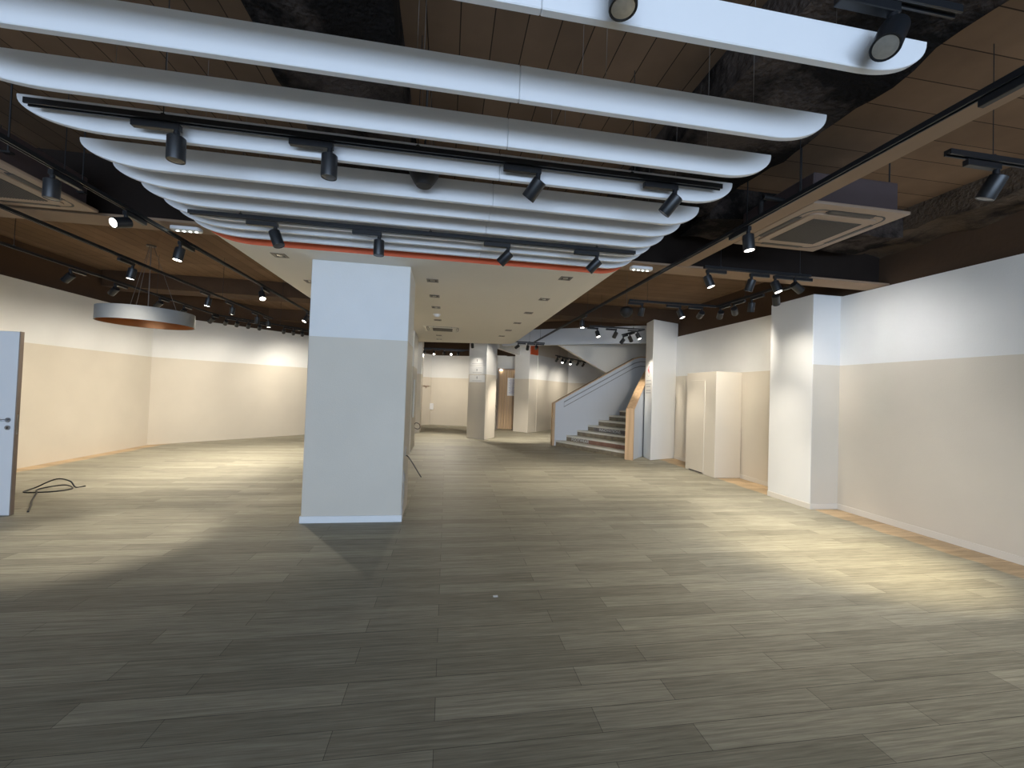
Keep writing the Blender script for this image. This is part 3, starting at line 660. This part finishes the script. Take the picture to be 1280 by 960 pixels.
# emergency lights
def emergency(x, y, z, rz, label):
    r = empty('emergency_light', (x, y, z), rz); tag(r, label, 'emergency light', 'white emergency lights')
    b = B(); k = 6; pts = []
    for (cx_, a0) in ((0.115, -90), (-0.115, 90)):
        for i in range(k+1): a = math.radians(a0+180*i/k); pts.append((cx_+0.052*math.cos(a)*0.6, 0.052*math.sin(a), -0.035))
    b.prism(pts, (0, 0, 0.035)); b.obj('housing', M['plastic'], r, bevel=0.004, seg=1)
    for i in range(4):
        B().lathe([(0, -0.042), (0.012, -0.04), (0.015, -0.034), (0, -0.034)], 12, (-0.09+0.06*i, 0.012, 0)).obj('diode', M['led'], r)
emergency(-2.75, 4.74, 3.16, 0, 'white emergency light with four bright diodes left of the baffles')
emergency(2.32, 4.74, 3.16, 0, 'white emergency light with four bright diodes right of the baffles')

# round black pendants
r = empty('ceiling_speaker', (-0.22, 3.0, 3.02)); tag(r, 'dark round can fixture hanging between the fourth and fifth white baffles', 'speaker')
B().lathe([(0, 0), (0.055, 0.002), (0.075, 0.03), (0.105, 0.085), (0.112, 0.13), (0.1, 0.15), (0, 0.15)], 24).obj('shell', M['blackmatte'], r)
B().lathe([(0, -0.003), (0.05, -0.002), (0.055, 0.003), (0, 0.003)], 24).obj('front_mesh', M['ac_slot'], r)
B().tube([(0, 0, 0.15), (0, 0, ZS-3.02)], 0.008, 8).obj('hanger_rod', M['blackmatte'], r)
r = empty('ceiling_speaker', (3.22, 7.12, 3.02)); tag(r, 'black round pendant fixture on a thin cord beside the long right track', 'speaker')
B().lathe([(0, 0), (0.05, 0.005), (0.10, 0.05), (0.118, 0.10), (0.11, 0.15), (0.07, 0.185), (0, 0.195)], 24).obj('shell', M['blackmatte'], r)
B().lathe([(0, -0.002), (0.04, 0.0), (0.05, 0.006), (0, 0.008)], 20).obj('front_mesh', M['ac_slot'], r)
B().tube([(0, 0, 0.19), (0, 0, ZS-3.02)], 0.004, 8).obj('cord', M['cord'], r)

# big drum lamp
DX, DY, DZ0, DZ1, DR = -4.53, 7.0, 2.40, 2.60, 0.575
r = empty('drum_pendant_lamp', (DX, DY, DZ0)); tag(r, 'large grey drum pendant lamp with a copper lining hanging at the left', 'pendant lamp')
h = DZ1-DZ0
B().lathe([(DR-0.012, 0.002), (DR, 0), (DR, h), (DR-0.012, h)], 64).obj('shade', M['drum'], r)
B().lathe([(DR-0.012, 0.002), (DR-0.013, h), (DR-0.012, h)], 64).obj('lining', M['copper'], r)
b = B(); b.lathe([(0, h-0.03), (DR-0.014, h-0.03), (DR-0.014, h-0.024), (0, h-0.024)], 48); b.obj('diffuser', M['copper'], r)
B().lathe([(0, 1.21), (0.06, 1.21), (0.06, 1.19), (0, 1.19)], 20).obj('ceiling_rose', M['cord'], r)
for k in range(3):
    a = 2*math.pi*k/3+0.5
    B().tube([(0.03*math.cos(a), 0.03*math.sin(a), 1.19), (0.36*math.cos(a), 0.36*math.sin(a), h-0.024)], 0.003, 6).obj('suspension_wire', M['cord'], r)
B().tube([(0, 0, 1.19), (0, 0, h-0.024)], 0.006, 6).obj('power_cord', M['cord'], r)

# ------------------------------------------------------------------ open door at the left
r = empty('open_door', (-5.58, 5.36, 0)); tag(r, 'open pale grey door leaf cut by the left picture edge', 'door')
b = B(); b.box(-0.0, 0.858, 0, 0.044, 0.008, 2.045); b.obj('leaf', M['door'], r, bevel=0.002, seg=1)
b = B(); b.box(0.858, 0.868, 0.001, 0.043, 0.008, 2.045); b.obj('edge_strip', M['door_edge'], r)
hz = 1.06
b = B(); b.lathe([(0, 0), (0.026, 0), (0.026, 0.008), (0, 0.008)], 20); ro = b.obj('handle_rose', M['steel'], r); ro.location = (0.80, 0, hz); ro.rotation_euler = (math.radians(90), 0, 0)
B().tube([(0.80, -0.004, hz), (0.80, -0.045, hz), (0.788, -0.052, hz), (0.74, -0.054, hz), (0.675, -0.052, hz)], 0.0095, 10).obj('lever_handle', M['steel'], r)
b = B(); b.lathe([(0, 0), (0.026, 0), (0.026, 0.008), (0, 0.008)], 20); ro = b.obj('lock_rose', M['steel'], r); ro.location = (0.80, 0, hz-0.085); ro.rotation_euler = (math.radians(90), 0, 0)
B().box(0.796, 0.804, -0.011, -0.006, hz-0.10, hz-0.075).obj('keyhole', M['ac_slot'], r)
B().box(0.8675, 0.8695, 0.012, 0.032, hz-0.16, hz+0.06).obj('lock_plate', M['steel'], r)
for z in (0.25, 1.0, 1.8): B().tube([(-0.008, 0.03, z-0.05), (-0.008, 0.03, z+0.05)], 0.009, 10).obj('hinge', M['steel'], r)

# ------------------------------------------------------------------ loose cables
def smooth_path(pts, n=8):
    P_ = [Vector(p) for p in pts]; out = []
    for i in range(len(P_)-1):
        a, b_, c, d = P_[max(i-1, 0)], P_[i], P_[i+1], P_[min(i+2, len(P_)-1)]
        for k in range(n):
            t = k/n; out.append(0.5*((2*b_)+(c-a)*t+(2*a-5*b_+4*c-d)*t*t+(3*b_-a-3*c+d)*t**3))
    out.append(P_[-1]); return out
R_ = 0.009
tag(B().tube(smooth_path([(-4.66, 5.50, R_), (-4.85, 5.75, R_), (-5.05, 6.0, R_), (-5.3, 6.35, R_), (-5.48, 6.6, R_), (-5.3, 6.75, 0.03), (-5.1, 6.62, R_), (-5.2, 6.45, R_),
     (-5.5, 6.42, R_), (-5.52, 6.6, 0.03), (-5.30, 6.62, 0.14), (-5.18, 6.68, 0.10), (-5.12, 6.7, R_), (-5.06, 6.78, R_)]), R_, 8).obj('power_cable', M['cable']),
    'dark coiled cable lying on the floor beside the open door', 'cable')
tag(B().tube(smooth_path([(-0.474, 5.22, 0.73), (-0.44, 5.2, 0.72), (-0.38, 5.18, 0.64), (-0.32, 5.16, 0.55), (-0.27, 5.14, 0.48)]), 0.007, 8).obj('power_cable', M['cable']),
    'loose dark wire end sticking out of the right side of the middle column', 'cable')
tag(B().tube(smooth_path([(-0.825, 11.3, 0.62), (-0.78, 11.25, 0.66), (-0.70, 11.3, 0.62), (-0.68, 11.35, 0.53), (-0.74, 11.38, 0.48), (-0.82, 11.3, 0.52)]), 0.012, 8).obj('power_cable', M['cord']),
    'small loop of grey cable on the column behind the middle column', 'cable')
r = empty('wall_strip', (-0.82, 10.62, 0)); tag(r, 'narrow white vertical trunking on the column behind the middle column', 'trunking')
B().box(-0.012, 0.02, -0.09, 0.09, 0.85, 1.8).obj('cover', M['plastic'], r, bevel=0.004, seg=1)
tag(B().box(-0.015, 0.02, -0.012, 0.012, 0, 0.003).obj('paper_scrap', M['paper']), 'tiny white scrap lying on the floor in the middle', 'scrap').location = (0.42, 3.12, 0.0)
# socket on the far left wall, box and shelf in the nook
tag(B().box(-0.05, 0.05, -0.012, 0.0, -0.05, 0.05).box(-0.032, 0.032, -0.016, -0.012, -0.032, 0.032).obj('wall_socket', M['plastic'], bevel=0.003, seg=1), 'small white socket on the far left wall beside the middle column', 'socket').location = (-4.42, 13.99, 0.42)
bpy.data.objects['wall_socket'].rotation_euler = (0, 0, math.atan2(6.2, 5.87))
o = tag(B().box(-0.14, 0.14, -0.06, 0.0, -0.14, 0.14).box(-0.12, 0.12, -0.066, -0.06, -0.12, 0.12).obj('wall_box', M['plastic'], bevel=0.006, seg=1), 'square white box low on the wall of the far nook', 'wall box'); o.location = (-0.70, 18.80, 0.82); o.rotation_euler = (0, 0, math.atan2(-0.7, 2.1))
o = tag(B().box(-0.16, 0.16, -0.16, 0.0, -0.02, 0.02).box(-0.02, 0.02, -0.12, 0.0, -0.1, -0.02).obj('wall_shelf', M['ac'], bevel=0.004, seg=1), 'small brown bracket shelf on the left wall of the far nook', 'shelf'); o.location = (-1.0, 18.55, 1.72); o.rotation_euler = (0, 0, math.atan2(0.65, 0.5))

# ------------------------------------------------------------------ oak door at the back
r = empty('oak_door', (2.16, 17.18, 0), math.atan2(-0.22, 0.9)); tag(r, 'vertical slatted oak door between the two far columns, with a notice on it', 'door')
b = B()
for k in range(7): b.box(0.02+0.118*k, 0.02+0.118*k+0.112, -0.03, 0.0, 0.02, 2.5)
b.obj('leaf', M['wood_door'], r, bevel=0.003, seg=1)
B().box(-0.04, 0.02, -0.05, 0.03, 0, 2.56).box(0.85, 0.91, -0.05, 0.03, 0, 2.56).box(-0.04, 0.91, -0.05, 0.03, 2.5, 2.56).obj('frame', M['door_edge'], r)
for x in (0.08, 0.74):
    B().lathe([(0, 0), (0.05, 0), (0.055, 0.03), (0, 0.03)], 14, (x, -0.075, 2.47)).obj('frame_light', M['lens_on'], r)

def notice(loc, ang, w, h, label, lines, icons=(), ink='ink_light', icon_ink='ink'):
    """sheet facing -y of its own frame"""
    r = empty('paper_notice', loc, ang); tag(r, label, 'notice')
    B().box(-w/2, w/2, -0.003, 0, -h/2, h/2).obj('sheet', M['paper'], r, smooth=False)
    b = B()
    for (x, z, lw, lh) in lines: b.box(x*w-lw*w/2, x*w+lw*w/2, -0.0042, -0.003, z*h-lh*h/2, z*h+lh*h/2)
    b.obj('print', M[ink], r, smooth=False)
    if icons:
        b = B()
        for (x, z, s) in icons:
            b.box(x*w-s*0.3, x*w+s*0.3, -0.0045, -0.003, z*h-s, z*h+s*0.2)
            b.prism([(x*w-s*0.7, -0.0045, z*h+s*0.2), (x*w+s*0.7, -0.0045, z*h+s*0.2), (x*w, -0.0045, z*h+s)], (0, 0.0015, 0))
        b.obj('arrow', M[icon_ink], r, smooth=False)
    return r
cu = Vector((0.54, -0.6, 0)).normalized(); cn = Vector((-cu.y*-1, 0, 0))
ang3 = math.atan2(cu.y, cu.x); out3 = Vector((math.sin(ang3), -math.cos(ang3), 0))
mid3 = Vector((0.97, 13.5, 0))+out3*0.006
L3 = [(0, 0.05-0.09*k, 0.6, 0.012) for k in range(3)]
notice(mid3+Vector((0, 0, 2.55)), ang3, 0.70, 0.24, 'topmost white notice with an arrow on the far column', [(0, -0.3, 0.7, 0.06), (-0.1, 0.42, 0.5, 0.02)], [(-0.02, 0.12, 0.045)])
notice(mid3+Vector((0, 0, 2.26)), ang3, 0.70, 0.26, 'middle white notice with an arrow on the far column', [(0, -0.32, 0.6, 0.06), (0.1, 0.3, 0.4, 0.03)], [(-0.02, 0.02, 0.045)])
notice(mid3+Vector((0, 0, 1.98)), ang3, 0.70, 0.24, 'lowest white notice with an arrow on the far column', [(0, -0.3, 0.6, 0.06), (0.0, 0.38, 0.4, 0.03)], [(0.0, 0.14, 0.045)])
ad_ = math.atan2(-0.22, 0.9); ca, sa = math.cos(ad_), math.sin(ad_)
notice((2.16+ca*0.55+sa*0.036, 17.18+sa*0.55-ca*0.036, 1.80), ad_, 0.36, 0.75, 'white notice with pale blue writing on the oak door', [(0, 0.40-0.055*k, (0.5, 0.62, 0.4, 0.66, 0.55)[k % 5], 0.018) for k in range(15)], ink='ink_blue')

# emblem notice on the white column by the stairs: ring with a red figure and lines of print
cu = Vector((-0.09, -0.55, 0)).normalized()
ang = math.atan2(cu.y, cu.x); o5 = Vector((math.sin(ang), -math.cos(ang), 0)); mid = Vector((5.075, 9.775, 0))+o5*0.002
r = empty('wall_emblem', mid+Vector((0, 0, 2.25)), ang); tag(r, 'round red emblem with grey writing on the white column beside the stairs', 'wall sign')
b = B(); k = 28
A = [b.bm.verts.new((0.17*math.cos(2*math.pi*i/k), -0.003, 0.17*math.sin(2*math.pi*i/k))) for i in range(k)]
C2 = [b.bm.verts.new((0.158*math.cos(2*math.pi*i/k), -0.003, 0.158*math.sin(2*math.pi*i/k))) for i in range(k)]
for i in range(k): b.face([A[i], A[(i+1) % k], C2[(i+1) % k], C2[i]])
b.obj('ring', M['ink_light'], r, smooth=False)
b = B(); b.prism([(-0.05, -0.004, 0.0), (0.0, -0.004, 0.09), (0.045, -0.004, 0.11), (0.01, -0.004, 0.03), (0.05, -0.004, -0.04), (0.03, -0.004, -0.1), (-0.01, -0.004, -0.05)], (0, 0.003, 0)); b.obj('red_figure', M['ink_red'], r, smooth=False)
b = B()
for i, (w_, z) in enumerate(((0.36, -0.27), (0.42, -0.36), (0.30, -0.42), (0.34, -0.52), (0.38, -0.58))): b.box(-w_/2, w_/2, -0.003, 0, z-0.012, z+0.012)
b.obj('print', M['ink_light'], r, smooth=False)

# ------------------------------------------------------------------ staircase
st = empty('staircase', (3.27, 12.0, 0)); tag(st, 'wide staircase with lettered risers between oak capped white parapets', 'staircase')
O = Vector((3.27, 12.0, 0))
rise, runL, N = 0.16, 0.335, 11
e = Vector((0.47, -0.883, 0)).normalized()          # along a step, from the left parapet to the right one
pr0 = Vector((4.44, 9.60, 0)); prd = Vector((0.67, 0.74, 0)).normalized()
def hit(p):                                          # where the step line meets the right parapet line
    n_ = Vector((-prd.y, prd.x, 0)); t = n_.dot(pr0-p)/n_.dot(e); return p+e*t
steps = [(Vector((3.30+runL*k, 12.03, 0)), hit(Vector((3.30+runL*k, 12.03, 0)))) for k in range(N+1)]
texts = {1: ('FOOTWEAR', 0.125, 0.09), 3: ('INNOVATIONS', 0.115, 0.24)}
for k in range(N):
    a, c = steps[k]; a2, c2 = steps[k+1]; z0, z1 = rise*k, rise*(k+1)
    b = B(); b.prism([a-O+Vector((0, 0, 0)), c-O, c2-O, a2-O], (0, 0, z1)); 
    sp = b.obj('step', M['tread'], st, smooth=False)
    f = (a2-a).dot(Vector((-e.y, e.x, 0)).normalized()); nrm = Vector((e.y, -e.x, 0)).normalized()   # towards the viewer
    if nrm.dot(a2-a) > 0: nrm = -nrm
    b = B(); b.prism([a+nrm*0.012-O+Vector((0, 0, z1-0.046)), c+nrm*0.012-O+Vector((0, 0, z1-0.046)), c-nrm*0.26-O+Vector((0, 0, z1-0.046)), a-nrm*0.26-O+Vector((0, 0, z1-0.046))], (0, 0, 0.05))
    b.obj('nosing', M['nosing'], sp, smooth=False)
    if k in (1, 3):
        s0, s1 = (0.36, 0.99) if k == 1 else (0.12, 0.93)
        p, q = a.lerp(c, s0), a.lerp(c, s1); L_ = (c-a).length
        b = B(); b.prism([p+nrm*0.002-O+Vector((0, 0, z0+0.004)), q+nrm*0.002-O+Vector((0, 0, z0+0.004)), q+nrm*0.004-O+Vector((0, 0, z0+0.004)), p+nrm*0.004-O+Vector((0, 0, z0+0.004))], (0, 0, rise-0.052))
        b.obj('riser_panel', M['tread_red'] if k == 1 else M['tread_grey'], sp, smooth=False)
    if k in texts:
        t, sz, s = texts[k]
        cu_ = bpy.data.curves.new('text', 'FONT'); cu_.body = t; cu_.size = sz; cu_.extrude = 0.0015
        tmp = bpy.data.objects.new('text', cu_); COL.objects.link(tmp)
        bpy.context.view_layer.update()
        me = bpy.data.meshes.new_from_object(tmp.evaluated_get(bpy.context.evaluated_depsgraph_get())); bpy.data.objects.remove(tmp)
        me.materials.clear(); me.materials.append(M['letter'])
        lt = bpy.data.objects.new('lettering', me); COL.objects.link(lt); lt.parent = sp
        p = a.lerp(c, s)+nrm*0.006; lt.location = p-O+Vector((0, 0, z0+0.02))
        lt.rotation_euler = (math.radians(90), 0, math.atan2(e.y, e.x))
# landing
a, c = steps[N]; zl = rise*N
b = B(); b.prism([a-O, c-O, Vector((8.15, c.y, 0))-O, Vector((8.15, 14.6, 0))-O, Vector((a.x, 14.6, 0))-O], (0, 0, zl)); b.obj('landing', M['tread'], st, smooth=False)
# left parapet: side profile swept in y
def lp(x): return Vector((x, 0, 0))
sl = rise/runL
xa, xb = 3.20, 5.75; za = 1.26; zb_ = za+(xb-xa)*0.575
pts = [(xa, 0), (6.9, 0), (6.9, zb_+0.06), (xb+0.2, zb_+0.06), (xb, zb_), (xa, za)]
b = B(); b.prism([(x-O.x, 12.03-O.y, z) for x, z in pts], (0, 0.13, 0)); lpw = b.obj('parapet', M['balu'], st, smooth=False)
def strip(p3, w_dir, t_up, name, m, par):
    """capping laid along a polyline of 3-D points, width vector w_dir, thickness t_up"""
    b = B()
    for p, q in zip(p3, p3[1:]):
        p, q = Vector(p)-O, Vector(q)-O
        b.prism([p, q, q+Vector(w_dir), p+Vector(w_dir)], t_up)
    return b.obj(name, m, par, smooth=False)
strip([(xa, 12.01, za), (xb, 12.01, zb_), (xb+0.2, 12.01, zb_+0.06), (6.9, 12.01, zb_+0.06)], (0, 0.17, 0), (0, 0, 0.035), 'capping', M['wood_cap'], lpw)
B().box(xa-0.02-O.x, xa+0.05-O.x, 12.0-O.y, 12.18-O.y, 0, za+0.03).obj('end_post', M['wood_cap'], lpw, bevel=0.003, seg=1)
# boxed handrail on the inner face
b = B(); hp = [(3.52, za+0.05), (xb, zb_-0.14), (xb+0.2, zb_-0.08), (6.8, zb_-0.08)]
for p, q in zip(hp, hp[1:]): b.prism([(p[0]-O.x, 12.006-O.y, p[1]), (q[0]-O.x, 12.006-O.y, q[1]), (q[0]-O.x, 12.006-O.y, q[1]-0.115), (p[0]-O.x, 12.006-O.y, p[1]-0.115)], (0, 0.026, 0))
b.obj('handrail', M['balu'], lpw, smooth=False)
b = B()
for dz in (0.0, -0.145):
    for p, q in zip(hp, hp[1:]): b.prism([(p[0]-O.x, 12.022-O.y, p[1]+dz), (q[0]-O.x, 12.022-O.y, q[1]+dz), (q[0]-O.x, 12.022-O.y, q[1]+dz+0.03), (p[0]-O.x, 12.022-O.y, p[1]+dz+0.03)], (0, 0.01, 0))
b.obj('painted_shade_line', M['drum'], lpw, smooth=False)  # dark strips paint in the shade above and below the handrail
# right parapet along pr0 -> prd
nR = Vector((prd.y, -prd.x, 0))
b = B(); Ls = 3.4
prof = [(0, 0), (Ls, 0), (Ls, 3.0), (1.75, 2.55), (1.2, 2.22), (0.6, 1.74), (0, 1.235)]
prof = [(0, 0), (Ls, 0), (Ls, 2.95), (2.6, 2.75), (1.4, 2.18), (0.7, 1.74), (0, 1.235)]
b.prism([pr0-O+prd*s+Vector((0, 0, z)) for s, z in prof], nR*0.16); rpw = b.obj('parapet', M['balu'], st, smooth=False)
strip([pr0+prd*s+Vector((0, 0, z))-nR*0.02 for s, z in prof[:1:-1]], nR*0.20, (0, 0, 0.04), 'capping', M['wood_cap'], rpw)
b = B(); p = pr0-O-prd*0.06-nR*0.02; b.prism([p, p+prd*0.06, p+prd*0.06+nR*0.20, p+nR*0.20], (0, 0, 1.26)); b.obj('end_post', M['wood_cap'], rpw, bevel=0.003, seg=1)
# upper flight seen from below, rising back to the left behind the left parapet
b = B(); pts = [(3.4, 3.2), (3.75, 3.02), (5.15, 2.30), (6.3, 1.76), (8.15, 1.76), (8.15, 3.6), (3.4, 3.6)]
b.prism([(x-O.x, 12.75-O.y, z) for x, z in pts], (0, 0.16, 0)); b.obj('upper_flight', M['cream'], st, smooth=False)  # cream colour stands in for the warm light on this flight
